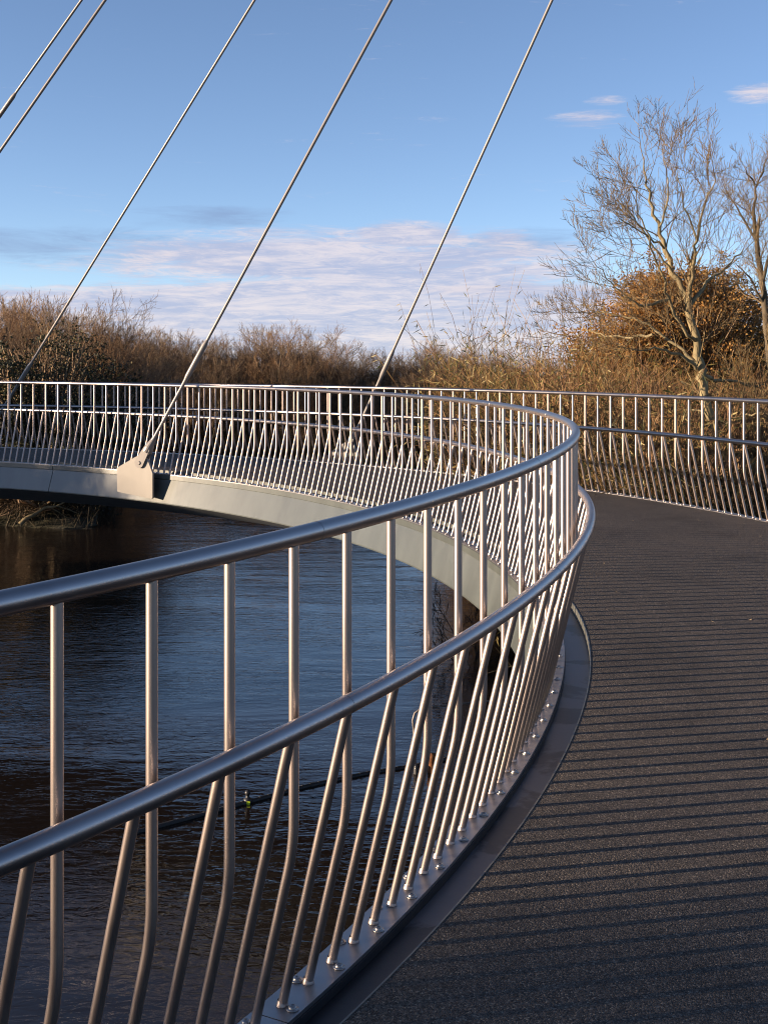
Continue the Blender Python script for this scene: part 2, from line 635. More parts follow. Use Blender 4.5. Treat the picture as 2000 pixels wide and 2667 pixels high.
def bar_mesh():
    b = MB()
    b.tube([(0, 0, 0), (SM * .5, 0, ZM * .5), (SM * .985, 0, ZM * .985)], R_BAR, 14, cap=False)
    b.lathe([(.0175, 0), (.0172, .004), (.0145, .010), (.0128, .016)], 14)
    return b.mesh('slanted_bar')


def bolt_mesh():
    b = MB()
    b.lathe([(.0180, 0), (.0182, .0022), (.0176, .0030), (.0120, .0031), (.0120, .0046), (.0112, .0080), (.0086, .0104), (.0052, .0112), (.0048, .0070), (.0001, .0068)], 18)
    return b.mesh('bolt')


ME_POST, ME_BAR, ME_BOLT = post_mesh(), bar_mesh(), bolt_mesh()
ME_POST.materials.append(M_STEEL)
ME_BAR.materials.append(M_STEEL)
ME_BOLT.materials.append(M_BOLT)

# arc length along the outer railing
_ox = _x + np.cos(_t) * WIDTH
_oy = _y - np.sin(_t) * WIDTH
_oa = np.r_[0, np.cumsum(np.hypot(np.diff(_ox), np.diff(_oy)))]
_oa -= np.interp(-1.5, SS, _oa)


def railing(label, side):
    inner = side > 0
    base = 0 if inner else WIDTH
    sgn = 1 if inner else -1
    root = empty('railing', label, 'railing', loc=P(8, base, 0))
    inv = Matrix.Translation(root.location).inverted()

    def part(name, mesh, mat=None, parent=root):
        o = obj(name, mesh, parent, mat)
        o.matrix_parent_inverse = inv
        return o
    part('top_rail', sweep('top_rail', ring(base + sgn * ST, ZT, R_RAIL), S_A, S_B, .05, smooth=True, caps=False), M_RAIL)
    part('handrail', sweep('handrail', ring(base + sgn * SM, ZM, R_RAIL), S_A, S_B, .05, smooth=True, caps=False), M_RAIL)
    for q in range(-3, 13):
        sj = PHASE + PITCH * (3.25 + 7.5 * q) + .04
        if S_A < sj < S_B and (inner or sj > 7):
            part('rail_joint', sweep('rail_joint', ring(base + sgn * ST, ZT, R_RAIL + .0007), sj, sj + .002, .002, smooth=True), M_PLATE)
            part('rail_joint', sweep('rail_joint', ring(base + sgn * SM, ZM, R_RAIL + .0007), sj + .012, sj + .014, .002, smooth=True), M_PLATE)
    # posts and slanted bars
    if inner:
        pos = [(PHASE + PITCH * .5 * k, k % 2) for k in range(-74, 230)]
        view = lambda s: -.3 < s < 22.6
    else:
        pos = [(float(np.interp(16.064 + PITCH * .5 * k, _oa, SS)), k % 2) for k in range(-190, 190)]
        view = lambda s: 8.5 < s < 25.5
    pos = [(s, k) for s, k in pos if S_A + .1 < s < S_B - .1]
    rest = {0: [], 1: []}
    for s, k in pos:
        x, y, t, z0 = frame(s)
        rot = -t if inner else math.pi - t
        if view(s):
            o = part(('post', 'slanted_bar')[k], (ME_POST, ME_BAR)[k])
            o.location = P(s, base, 0)
            o.rotation_euler = (0, 0, rot)
        else:
            rest[k].append(Matrix.Translation(P(s, base, 0)) @ Matrix.Rotation(rot, 4, 'Z'))
    for k, name in ((0, 'post'), (1, 'slanted_bar')):
        src = (ME_POST, ME_BAR)[k]
        co = np.empty(len(src.vertices) * 3, np.float32)
        src.vertices.foreach_get('co', co)
        co = co.reshape(-1, 3)
        fc = np.array([p.vertices[:] for p in src.polygons])
        b = MB()
        for m in rest[k]:
            a = np.array(m)
            b.add(co @ a[:3, :3].T + a[:3, 3], fc)
        o = part(name, b.mesh(name + '_run'), M_STEEL)
        o['kind'] = 'stuff'
    # base plate segments with their bolts
    pf = [(-.055, 0), (.062, 0), (.062, -.012), (-.055, -.012)] if inner else [(WIDTH + .055, 0), (WIDTH + .055, -.012), (WIDTH - .062, -.012), (WIDTH - .062, 0)]
    seg = PITCH * 7.5
    s_j = PHASE + PITCH * (3.5 - .25)
    edges = [s_j + seg * k for k in range(-6, 16)]
    for a, b in zip(edges[:-1], edges[1:]):
        if b < S_A or a > S_B:
            continue
        pl = part('base_plate', sweep('base_plate', pf, a + .002, b - .002, .1), M_PLATE)
        if (inner and -1.6 < a < 23) or (not inner and 7 < a < 26):
            spots = []
            step = PITCH if inner else PITCH * (1 - .2)
            n = int(round((b - a) / step))
            for q in range(n):
                s = a + (b - a) * (q + .25) / n
                spots += [(s, .036), (s + step * .5, -.034)]
            for s, off in spots:
                if s > b - .03:
                    continue
                o = obj('bolt', ME_BOLT, pl)
                o.location = P(s, base + sgn * off, .0002)
                o.rotation_euler = (0, 0, s * 7)
    return root


rail_in = railing('brushed steel railing curving along the river side of the footbridge deck', 1)
rail_out = railing('brushed steel railing along the far outer edge of the deck before the thicket', -1)

# ------------------------------------------------------------------ stay cables and their anchor plates
MAST = Vector((9.9, 12.2, EYE + 22.0))


def photo_xy(q):
    return 1000 + FPX * q.x / q.y, HORIZON - FPX * (q.z - EYE) / q.y


def on_line(off, x0, m, lo, hi):
    """arc length at which an anchor on this edge lies on the photo line x = x0 - m y"""
    f = lambda q: photo_xy(P(q, off, .26))[0] - x0 + m * photo_xy(P(q, off, .26))[1]
    for _ in range(60):
        mid = (lo + hi) / 2
        if f(lo) * f(mid) <= 0:
            hi = mid
        else:
            lo = mid
    return lo


def along(p, py):
    """how far up the cable from p the photo row py is"""
    d = (MAST - p).normalized()
    t = np.linspace(0, 20, 4001)
    y = [photo_xy(p + d * float(q))[1] for q in t]
    return float(t[int(np.argmin(abs(np.array(y) - py)))])


def stay(p, label, sleeve, r=.023, rod=True):
    """cable from its pin p up to the mast head; sleeve: photo rows where the thick sleeve starts and ends"""
    sleeve = [along(p, q) for q in sleeve]
    d = (MAST - p).normalized()
    h = Vector((d.x, d.y, 0)).normalized()
    n = Vector((-h.y, h.x, 0))
    root = empty('stay_cable', label, 'stay cable', 'stay cables', loc=p)
    inv = Matrix.Translation(root.location).inverted()

    def part(name, mesh, mat):
        o = obj(name, mesh, root, mat)
        o.matrix_parent_inverse = inv
        return o
    a, b = sleeve
    c = MB()
    c.tube([p + d * (b - .02), MAST], r, 14)
    part('cable', c.mesh('cable'), M_CABLE)
    c = MB()
    c.tube([p + d * q for q in (a - .10, a, a + .08, b - .10, b - .03, b)], [r * 1.15, r * 1.25, r * 1.75, r * 1.75, r * 1.25, r], 16)
    part('sleeve', c.mesh('sleeve'), M_CABLE)
    if rod:
        c = MB()
        c.tube([p + d * .42, p + d * (a - .05)], r * 1.12, 14)
        part('rod', c.mesh('rod'), M_CABLE)
        # fork: two cheeks that close into a cone below the rod
        c = MB()
        c.tube([p + d * q for q in (.20, .27, .40, .47)], [.075, .068, .036, .027], 16)
        for sg in (1, -1):
            v = []
            m = 16
            for e in (-.009, .009):
                for k in range(m):
                    t = math.pi * k / (m - 1) - math.pi / 2
                    v.append(p + n * (sg * .044 + e) - d * (.075 * math.cos(t)) + d.cross(n) * (.075 * math.sin(t)))
                v.append(p + n * (sg * .044 + e) + d * .26 + d.cross(n) * .052)
                v.append(p + n * (sg * .044 + e) + d * .26 - d.cross(n) * .052)
            m += 2
            f = [(k, (k + 1) % m, m + (k + 1) % m, m + k) for k in range(m)]
            c.add(v, f)
            c.add(v, [tuple(range(m))[::-1]])
            c.add(v, [tuple(range(m, 2 * m))])
        part('fork', c.mesh('fork', False), M_CABLE)
        c = MB()
        c.tube([p - n * .066, p - n * .060, p + n * .060, p + n * .066], [.024, .029, .029, .024], 16)
        part('pin', c.mesh('pin', False), M_CABLE)
    return root


def anchor_plate(p, s, base, outward):
    """pentagon plate in the plane of the cable, with a web back to the bridge edge"""
    d = (MAST - p)
    h = Vector((d.x, d.y, 0)).normalized()
    n = Vector((-h.y, h.x, 0))
    z = Vector((0, 0, 1))
    out = [(-.39, -.44), (.20, -.52), (.215, -.505), (.215, -.15), (.125, .055), (.06, .10), (-.03, .105), (-.10, .075), (-.39, -.075), (-.405, -.10), (-.405, -.425)]
    b = MB()
    v = [p + h * a + z * c + n * e for e in (-.022, .022) for a, c in out]
    m = len(out)
    b.add(v, [(k, (k + 1) % m, m + (k + 1) % m, m + k) for k in range(m)])
    b.add(v, [tuple(range(m))[::-1]])
    b.add(v, [tuple(range(m, 2 * m))])
    # webs
    for a in (-.30, .10):
        q = p + h * a
        w = P(s + (0.25 if a < 0 else -.12), base - (.02 if base < 1 else -.02), 0)
        q2 = Vector((w.x, w.y, 0))
        dd = (q2 - Vector((q.x, q.y, 0)))
        ln = dd.length
        ang = math.atan2(dd.y, dd.x)
        mid = Vector((q.x, q.y, 0)) + dd / 2
        b.box((mid.x, mid.y, p.z - .30), (ln, .03, .30), Matrix.Rotation(ang, 4, 'Z'))
    return bpart('anchor_plate', b.mesh('anchor_plate', False), M_ANCHOR)


P_D = at(367, 1205, 18.05)
stay(P_D, 'stay cable pinned to the large pale anchor plate on the river side of the bridge', (990, 885))
anchor_plate(P_D, 18.2, 0, -1)
S_E = on_line(WIDTH + .30, 1443, .458, 15, 20)
P_E = P(S_E, WIDTH + .30, .26)
stay(P_E, 'rightmost stay cable, rising from behind the outer railing', (985, 909))
anchor_plate(P_E, S_E, WIDTH, 1)
S_C = on_line(WIDTH + .32, 666, .618, 18, 30)
P_C = P(S_C, WIDTH + .32, .26)
stay(P_C, 'stay cable meeting the far left end of the railing, dull grey near its foot', (1000, 942))
anchor_plate(P_C, S_C, WIDTH, 1)
S_B2 = on_line(-.35, 255, .68, 21, 30.9)
P_B = P(S_B2, -.35, .26)
stay(P_B, 'second stay cable from the left, plain all along', (1000, 900))
anchor_plate(P_B, S_B2, 0, -1)
S_A2 = on_line(WIDTH + .35, 185, .685, 21, 30.9)
P_A = P(S_A2, WIDTH + .35, .26)
stay(P_A, 'short top-left stay cable with a thick sleeve at its lower end', (330, 240))
anchor_plate(P_A, S_A2, WIDTH, 1)
print('ANCHORS', S_E, S_C, S_B2, S_A2, [tuple(round(c, 1) for c in photo_xy(q)) for q in (P_E, P_C, P_B, P_A)])

# ------------------------------------------------------------------ ground, water
rng = np.random.default_rng(7)


def shore_x(y):
    return np.interp(y, [-60, 0, 8, 14, 18, 24, 40, 71], [7, 5.5, 4.6, 3.4, 3.2, 3.3, 4.2, 13.0])


def shore_d(x, y):
    """distance inland from the nearest shore, negative over the river"""
    left = np.minimum(y - 39.4 - .5 * np.sin(x * .8), -9.2 - (y - 40) * .24 - x)
    return np.maximum(np.maximum(np.maximum(left, y - 71), x - shore_x(y)), -x - 46)


def ground_z(x, y):
    d = shore_d(x, y)
    w = .35 * np.sin(x * .9 + y * .4) + .25 * np.sin(x * .37 - y * 1.1)
    return WATER + np.where(d < 0, np.maximum(d * .5, -2.2), np.minimum(d * .26, 2.0) + .12 * w * np.clip(d, 0, 1))


def ground():
    def axis(lo, hi, step, far):
        a = np.arange(lo, hi + .01, step)
        e = np.array([12, 30, 70, 160, 400, 1000, far])
        return np.r_[lo - e[::-1], a, hi + e]
    gx, gy = axis(-56, 40, 1.0, 3500), axis(-30, 90, 1.0, 3500)
    X, Y = np.meshgrid(gx, gy)
    v = np.stack([X, Y, ground_z(X, Y)], -1).reshape(-1, 3)
    nx, ny = len(gx), len(gy)
    i, j = np.meshgrid(np.arange(nx - 1), np.arange(ny - 1))
    a = (j * nx + i).ravel()
    o = obj('ground', mesh_np('ground', v, np.stack([a, a + 1, a + nx + 1, a + nx], -1)), None, ground_material())
    o['kind'] = 'structure'
    w = mesh_np('water', [(-3000, -3000, WATER), (3000, -3000, WATER), (3000, 3000, WATER), (-3000, 3000, WATER)], np.array([[0, 1, 2, 3]]), False)
    o = obj('water', w, None, water_material())
    o['kind'] = 'structure'


ground()


# ------------------------------------------------------------------ plants
def rvec(r):
    v = r.normal(size=3)
    return v / np.linalg.norm(v)


def grow(r, out, p, d, L, rad, lvl, spec, tips=None):
    """spec[lvl] = (segments, wobble, up, children, angle lo, hi, length ratio, radius ratio)"""
    n, wob, up, kids, a0, a1, lr, rr = spec[lvl]
    step = L / n
    pts = [np.array(p, float)]
    d = np.array(d, float)
    ds = []
    for i in range(n):
        d = d + r.normal(size=3) * wob + np.array([0, 0, up])
        d /= np.linalg.norm(d)
        ds.append(d.copy())
        pts.append(pts[-1] + d * step)
    rads = [rad * (1 - .75 * i / n) for i in range(n + 1)]
    for i in range(n):
        out[lvl].append((*pts[i], *pts[i + 1], rads[i], rads[i + 1]))
    if lvl + 1 < len(spec):
        for k in range(kids):
            t = .22 + .78 * (k + r.random()) / kids
            i = min(int(t * n), n - 1)
            q = pts[i] + (pts[i + 1] - pts[i]) * (t * n - i)
            ax = np.cross(ds[i], rvec(r))
            ax /= np.linalg.norm(ax) + 1e-9
            a = math.radians(a0 + (a1 - a0) * r.random())
            nd = ds[i] * math.cos(a) + ax * math.sin(a)
            grow(r, out, q, nd, L * lr * (1.15 - .6 * t) * (.7 + .6 * r.random()), max(rads[i] * rr, .004), lvl + 1, spec, tips)
    elif tips is not None:
        tips.append((pts[-1], ds[-1]))


def leaves_mesh(name, pts, dirs, length, width, r):
    """one narrow diamond leaf at each point"""
    n = len(pts)
    pts = np.asarray(pts)
    d = np.asarray(dirs)
    d = d / (np.linalg.norm(d, axis=1, keepdims=True) + 1e-9)
    q = r.normal(size=(n, 3))
    s = np.cross(d, q)
    s /= np.linalg.norm(s, axis=1, keepdims=True) + 1e-9
    ln = length * (.6 + .8 * r.random((n, 1)))
    wd = width * (.7 + .6 * r.random((n, 1)))
    v = np.stack([pts, pts + d * ln * .45 + s * wd, pts + d * ln, pts + d * ln * .45 - s * wd], 1).reshape(-1, 3)
    f = np.arange(n * 4).reshape(-1, 4)
    return mesh_np(name, v, f, False)


def bare_shrub_meshes(seed, h, stems, spread, dens=1.0, rad=.05, lean=.0):
    r = np.random.default_rng(seed)
    out = [[], [], [], []]
    spec = [(7, .10, .04, int(13 * dens), 26, 62, .42, .45),
            (5, .13, .08, int(8 * dens), 20, 50, .50, .55),
            (4, .14, .10, int(4 * dens), 20, 45, .60, .7),
            (3, .12, .10, 0, 0, 0, 0, 0)]
    for k in range(stems):
        a = 2 * math.pi * (k + r.random()) / stems
        t = spread * (.3 + .7 * r.random())
        d = np.array([math.cos(a) * t + lean, math.sin(a) * t, 1.0])
        grow(r, out, (math.cos(a) * .25, math.sin(a) * .25, -.3), d / np.linalg.norm(d), h * (.65 + .4 * r.random()), rad * (.7 + .5 * r.random()), 0, spec)
    trunk = tubes_mesh('trunk', np.array(out[0]), 5)
    tw = np.array(out[1] + out[2] + out[3])
    tw[:, 6:] = np.maximum(tw[:, 6:], .0055)
    return trunk, tubes_mesh('crown', tw, 3)


def plant(name, meshes, mats, loc, rz, sc, label, cat, group=None, names=('trunk', 'crown', 'leaves')):
    root = empty(name, label, cat, group, loc)
    root.rotation_euler = (0, 0, rz)
    root.scale = (sc, sc, sc) if not hasattr(sc, '__len__') else sc
    for me, m, nm in zip(meshes, mats, names):
        obj(nm, me, root, m)
    return root


def gz(x, y):
    return float(ground_z(np.array(x), np.array(y)))


FAR = [bare_shrub_meshes(11, 6.6, 8, .60, 1.12), bare_shrub_meshes(12, 6.8, 8, .52, 1.15), bare_shrub_meshes(13, 6.2, 9, .70, 1.1), bare_shrub_meshes(14, 7.0, 7, .45, 1.2)]
TALL = [bare_shrub_meshes(21, 8.6, 5, .26, 1.0, .07), bare_shrub_meshes(22, 8.8, 4, .30, 1.05, .07)]
r = np.random.default_rng(5)
# (photo x, top y) outline of the wood on the far bank
OUT_X = [-60, 0, 100, 200, 280, 330, 400, 520, 640, 720, 800, 900, 980, 1040, 1120, 1180, 1240, 1300, 1400, 1600, 1800, 2000]
OUT_Y = [770, 800, 775, 790, 815, 845, 860, 880, 862, 845, 855, 898, 938, 920, 885, 875, 900, 925, 920, 910, 905, 900]
LBL_FAR = 'bare brown tree of the thicket along the far river bank'
GRP_FAR = 'bare trees along the far bank'


def far_tree(px, yy, k, top=None, lab=None, kind=None):
    x = (px - 1000) * yy / FPX
    top = np.interp(px, OUT_X, OUT_Y) if top is None else top
    zt = EYE + (HORIZON - top) * yy / FPX
    g = gz(x, yy)
    me = (kind or FAR)[k % len(kind or FAR)]
    hh = max(v.co.z for v in me[1].vertices)
    sc = (zt - g) / hh
    mat = (M_TWIG_GREY, M_TWIG_RED)[k % 3 == 1]
    wide = 1.0 + .25 * r.random()
    plant('bare_tree', me, (M_BARK, me[1].materials[0] if me[1].materials else mat), (x, yy, g), r.random() * 6.28, (sc * wide, sc * wide, sc), lab or LBL_FAR, 'tree', GRP_FAR)


k = 0
for row, (yy0, step, dy, drop) in enumerate(((74, 46, 3, 0), (79, 54, 4, -6), (72.5, 40, 1.0, 62))):
    px = 255 + row * 18
    while px < 1420:
        far_tree(px, yy0 + r.random() * dy, k, np.interp(px, OUT_X, OUT_Y) + drop + r.normal() * 10)
        px += step * (.8 + .4 * r.random())
        k += 1
for row, (yy0, step, dy, drop) in enumerate(((44, 70, 2, 18), (48, 66, 3, -4), (42.6, 62, .8, 95), (55, 70, 3, 0), (62, 60, 3, 0))):
    px = -90 + row * 25
    while px < 270:
        far_tree(px, yy0 + r.random() * dy, k, np.interp(px, OUT_X, OUT_Y) + drop + r.normal() * 10)
        px += step * (.8 + .4 * r.random())
        k += 1
for px, yy, top, kk, lab in ((160, 47, 722, 0, 'tallest bare tree at the far left of the far bank, crossed by a stay cable'),
                             (55, 46, 745, 1, 'slim bare tree at the left edge, left of the tallest far tree'),
                             (262, 51, 768, 0, 'open bare tree right of the tallest far tree on the left'),
                             (735, 73, 822, 1, 'feathery tall bare tree between the two middle stay cables'),
                             (1160, 72, 858, 0, 'rounded pale bare tree right of the rightmost stay cable')):
    far_tree(px, yy, kk, top, lab, TALL)


# ---- leafy trees and bushes
def leafy_meshes(seed, lobes, n, ln, wd, stems=4, h=3.0):
    """lobes: (x, y, z, rx, ry, rz); leaves in clumps through each lobe, branches under them"""
    r = np.random.default_rng(seed)
    pts, segs = [], []
    for (cx, cy, cz, rx, ry, rz) in lobes:
        share = int(n * (rx * ry * rz) ** .67 / sum((l[3] * l[4] * l[5]) ** .67 for l in lobes))
        ncl = max(12, share // 26)
        d = r.normal(size=(ncl, 3))
        d /= np.linalg.norm(d, axis=1, keepdims=True)
        rad = (.35 + .65 * r.random((ncl, 1)) ** .45) * (.86 + .28 * r.random((ncl, 1)))
        c = np.array([cx, cy, cz]) + d * rad * np.array([rx, ry, rz]) + r.normal(size=(ncl, 3)) * .16
        for q in c:
            m = share // ncl
            pts.append(q + r.normal(size=(m, 3)) * .13 * (rx + rz) / 2 * np.array([1.2, 1.2, .8]) * (.4 + .5 * r.random()))
            base = np.array([cx, cy, max(0, cz - rz)]) * .6
            mid = (q + base) / 2 + r.normal(size=3) * .15
            segs += [(*base, *mid, .035, .022), (*mid, *q, .022, .008)]
    pts = np.concatenate(pts)
    dirs = r.normal(size=(len(pts), 3)) + np.array([0, 0, -.3])
    trunk = [(0, 0, -.5, 0, 0, h * .5, .16, .12)]
    for (cx, cy, cz, rx, ry, rz) in lobes:
        trunk.append((0, 0, h * .3, cx * .6, cy * .6, max(.2, cz - rz * .4), .10, .05))
    return tubes_mesh('trunk', np.array(trunk), 6), tubes_mesh('crown', np.array(segs), 3), leaves_mesh('leaves', pts, dirs, ln, wd, r)


def lobes_random(seed, n, wx, wy, z0, z1, r0, r1):
    r = np.random.default_rng(seed)
    return [((r.random() - .5) * wx, (r.random() - .5) * wy, z0 + (z1 - z0) * r.random(), *(r0 + (r1 - r0) * r.random(3))) for _ in range(n)]


DARK = leafy_meshes(31, lobes_random(31, 9, 3.4, 2.4, .8, 3.0, .7, 1.2), 22000, .060, .022, h=2.0)
DARK2 = leafy_meshes(32, lobes_random(32, 7, 2.6, 2.2, .7, 2.3, .7, 1.0), 17000, .060, .022, h=1.6)
for px, yy, me, top, lab in ((30, 41.3, DARK, 828, 'biggest dark green leafy bush, at the far left'),
                             (140, 40.9, DARK2, 862, 'dark leafy bush right of the big dark bush')):
    x = (px - 1000) * yy / FPX
    g = gz(x, yy)
    sc = (EYE + (HORIZON - top) * yy / FPX - g) / max(v.co.z for v in me[2].vertices)
    plant('leafy_bush', me, (M_BARK, M_TWIG_GREY, M_LEAF_DARK), (x, yy, g), px * .7, sc, lab, 'bush', 'dark leafy bushes on the far bank')

# brown-leaved oak behind the big bare tree
OAK = leafy_meshes(41, [(0, 0, 4.6, 1.9, 1.6, 1.2), (-1.7, 0, 3.6, 1.4, 1.3, 1.3), (1.8, .2, 3.8, 1.4, 1.3, 1.4), (.6, -.5, 3.0, 1.7, 1.4, 1.4), (-.4, .2, 5.2, 1.2, 1.0, .75),
                        (-2.3, -.1, 2.2, 1.3, 1.2, 1.3), (2.5, 0, 2.4, 1.2, 1.2, 1.3), (0, 0, 1.8, 2.0, 1.5, 1.2), (.9, .1, 5.1, 1.1, .9, .75), (-1.2, -.6, 2.6, 1.4, 1.2, 1.3)], 110000, .058, .025, h=4.5)
OY = 38.0
ox = (1785 - 1000) * OY / FPX
plant('oak_tree', OAK, (M_BARK, M_TWIG_GREY, M_LEAF_BROWN), (ox, OY, gz(ox, OY)), .4, 1.0, 'round oak tree in withered brown leaf behind the big bare tree', 'tree')
sc_ = (EYE + (HORIZON - 690) * OY / FPX - gz(ox, OY)) / 5.95
bpy.data.objects['oak_tree'].scale = (sc_ * 1.12, sc_ * 1.12, sc_)


# ---- the big bare tree and its neighbour on the right bank
def limb_tree(seed, limbs, depth, base, label, dens=1.0, bark_m=None, twig_m=None, jitter=.5, thin=1.0):
    """limbs: (radius at start, radius at end, depth drift, [(photo x, photo y) ...]) traced limbs, each given its own depth"""
    r = np.random.default_rng(seed)
    limb_meshes = []
    out = [[], [], [], []]
    spec = [None,
            (7, .085, .06, 8, 25, 50, .50, .5),
            (5, .09, .09, 5, 25, 45, .58, .6),
            (4, .09, .10, 0, 0, 0, 0, 0)]
    for r0, r1, drift, pts in limbs:
        q = []
        for i, (x, y) in enumerate(pts):
            u = i / max(1, len(pts) - 1)
            q.append(np.array(at(x, y, depth + drift * u)))
        q = np.array(q)
        # finer, slightly crooked line
        t = np.linspace(0, len(q) - 1, (len(q) - 1) * 4 + 1)
        f = np.stack([np.interp(t, np.arange(len(q)), q[:, c]) for c in range(3)], 1)
        for _ in range(2):
            f[1:-1] = (f[:-2] + 2 * f[1:-1] + f[2:]) / 4
        f[1:-1] += r.normal(size=f[1:-1].shape) * .018
        f -= np.array(base)
        rr = np.linspace(r0, r1, len(f))
        b = MB()
        b.tube([Vector(p) for p in f], list(rr), 9, cap=False)
        limb_meshes.append(b.mesh('limb'))
        L = np.linalg.norm(np.diff(f, axis=0), axis=1).sum()
        n = int(L * 4.2 * dens)
        for k in range(n):
            u = .12 + .88 * (k + r.random()) / n
            if rr[min(int(u * (len(f) - 1)), len(f) - 2)] > .042 and r.random() < .8:
                continue
            i = min(int(u * (len(f) - 1)), len(f) - 2)
            p = f[i]
            d0 = f[i + 1] - f[i]
            d0 /= np.linalg.norm(d0) + 1e-9
            ax = np.cross(d0, rvec(r))
            ax /= np.linalg.norm(ax) + 1e-9
            a = math.radians(25 + 40 * r.random())
            nd = d0 * math.cos(a) + ax * math.sin(a)
            grow(r, out, p, nd, (.75 + .85 * r.random()) * (1.25 - .65 * u), max(.0045, rr[i] * .36), 1, spec)
        d0 = f[-1] - f[-2]
        grow(r, out, f[-1], d0 / np.linalg.norm(d0), .8, r1, 1, spec)
    tw = np.array(out[1] + out[2] + out[3])
    tw[:, 6:] = np.maximum(tw[:, 6:] * thin, .0024)
    root = empty('bare_tree', label, 'tree', None, base)
    for i, me in enumerate(limb_meshes):
        obj('branch' if i else 'trunk', me, root, bark_m or M_BARK_PALE)
    obj('crown', tubes_mesh('crown', tw, 3), root, twig_m or M_TWIG_GOLD)
    return root


BY = 19.6
bx = (1925 - 1000) * BY / FPX
limb_tree(51, [
    (0.084, 0.057, 0, [(1935, 1400), (1900, 1240), (1866, 1130), (1836, 1040), (1826, 965), (1813, 881), (1792, 785)]),
    (0.054, 0.008, .6, [(1792, 785), (1753, 712), (1729, 646), (1717, 592), (1693, 525), (1680, 465), (1672, 400)]),
    (0.034, 0.008, -1.0, [(1795, 790), (1802, 694), (1814, 622), (1844, 519), (1862, 460)]),
    (0.034, 0.008, .9, [(1797, 795), (1844, 730), (1892, 694), (1935, 650)]),
    (0.032, 0.007, -1.3, [(1815, 890), (1784, 860), (1741, 779), (1711, 682), (1681, 592), (1650, 510)]),
    (0.027, 0.005, -.8, [(1741, 779), (1690, 800), (1640, 780), (1592, 737), (1545, 680)]),
    (0.030, 0.005, .6, [(1824, 950), (1760, 900), (1686, 839), (1617, 822), (1555, 812), (1505, 795)]),
    (0.023, 0.005, 1.4, [(1700, 870), (1640, 880), (1574, 876), (1530, 860), (1490, 835)]),
    (0.020, 0.005, -.5, [(1753, 712), (1700, 640), (1650, 560), (1605, 520)]),
    (0.018, 0.005, .7, [(1717, 592), (1740, 520), (1735, 450), (1725, 390)]),
    (0.020, 0.005, -.9, [(1729, 646), (1670, 600), (1610, 565)]),
    (0.020, 0.005, .5, [(1814, 622), (1780, 540), (1763, 440)]),
    (0.034, 0.008, -.6, [(1826, 965), (1780, 930), (1720, 905), (1650, 910)]),
    (0.037, 0.008, .8, [(1828, 975), (1870, 990), (1930, 1000), (2010, 1010)]),
    (0.024, 0.007, -.7, [(1866, 1130), (1905, 1090), (1960, 1075), (2010, 1080)]),
    (0.020, 0.005, 1.2, [(1850, 1080), (1790, 1060), (1730, 1075)]),
], BY, (bx, BY, gz(bx, BY)), 'big leaning bare tree with pale bark above the right end of the railing', .88)

RY = 30.0
rx_ = (2010 - 1000) * RY / FPX
limb_tree(52, [
    (.11, .06, 0, [(2015, 1300), (2010, 1000), (1998, 850), (1985, 740), (1972, 640)]),
    (.055, .012, .6, [(1972, 640), (1960, 560), (1965, 500), (1980, 460)]),
    (.045, .010, -.8, [(1985, 740), (2010, 640), (2030, 540), (2040, 420)]),
    (.035, .008, .8, [(1972, 640), (1940, 570), (1905, 520), (1880, 470)]),
    (.035, .008, -.5, [(1990, 790), (1950, 720), (1920, 690)]),
    (.030, .008, -.5, [(1965, 480), (1942, 440)]),
    (.030, .008, .5, [(1980, 460), (2000, 410)]),
], RY, (rx_, RY, gz(rx_, RY)), 'bare tree cut by the right edge, beside the big leaning tree', 1.2, M_BARK, M_TWIG_GOLD)


# ---- thicket of narrow-leaved shrubs behind the outer railing
def osier_meshes(seed, h, stems, spread, leafy=1.0, tip_leaf=False):
    r = np.random.default_rng(seed)
    segs, lp, ld = [], [], []
    for k in range(stems):
        a = r.random() * 6.283
        rad = spread * math.sqrt(r.random())
        p = np.array([math.cos(a) * rad, math.sin(a) * rad, -.2])
        d = np.array([math.cos(a) * .16, math.sin(a) * .16, 1.0]) + r.normal(size=3) * np.array([.16, .16, 0])
        d /= np.linalg.norm(d)
        L = h * (.55 + .5 * r.random())
        n = 9
        rr = .011 + .006 * r.random()
        has_leaf = r.random() < leafy
        for i in range(n):
            d = d + r.normal(size=3) * .075
            d /= np.linalg.norm(d)
            q = p + d * L / n
            segs.append((*p, *q, rr * (1 - .8 * i / n), rr * (1 - .8 * (i + 1) / n)))
            if i > 1:
                for _ in range(2 + (i > 4)):
                    ax = rvec(r)
                    nd = d * .75 + ax * .75
                    nd /= np.linalg.norm(nd)
                    l2 = .3 + .7 * r.random()
                    m = p + (q - p) * r.random()
                    m2 = m + nd * l2 * .5
                    nd2 = nd + np.array([0, 0, .15]) + r.normal(size=3) * .2
                    m3 = m2 + nd2 / np.linalg.norm(nd2) * l2 * .5
                    segs += [(*m, *m2, .0052, .0044), (*m2, *m3, .0044, .0032)]
                    if has_leaf:
                        for _ in range(4):
                            t = r.random()
                            lp.append(m + (m3 - m) * t)
                            ld.append(nd * .6 + rvec(r) * .7 + np.array([0, 0, -.55]))
            if has_leaf and i > 3:
                for _ in range(6):
                    lp.append(p + (q - p) * r.random())
                    ld.append(d * .3 + rvec(r) * .8 + np.array([0, 0, -.5]))
            p = q
    return tubes_mesh('stems', np.array(segs), 3), leaves_mesh('leaves', lp, ld, .16, .0085, r)


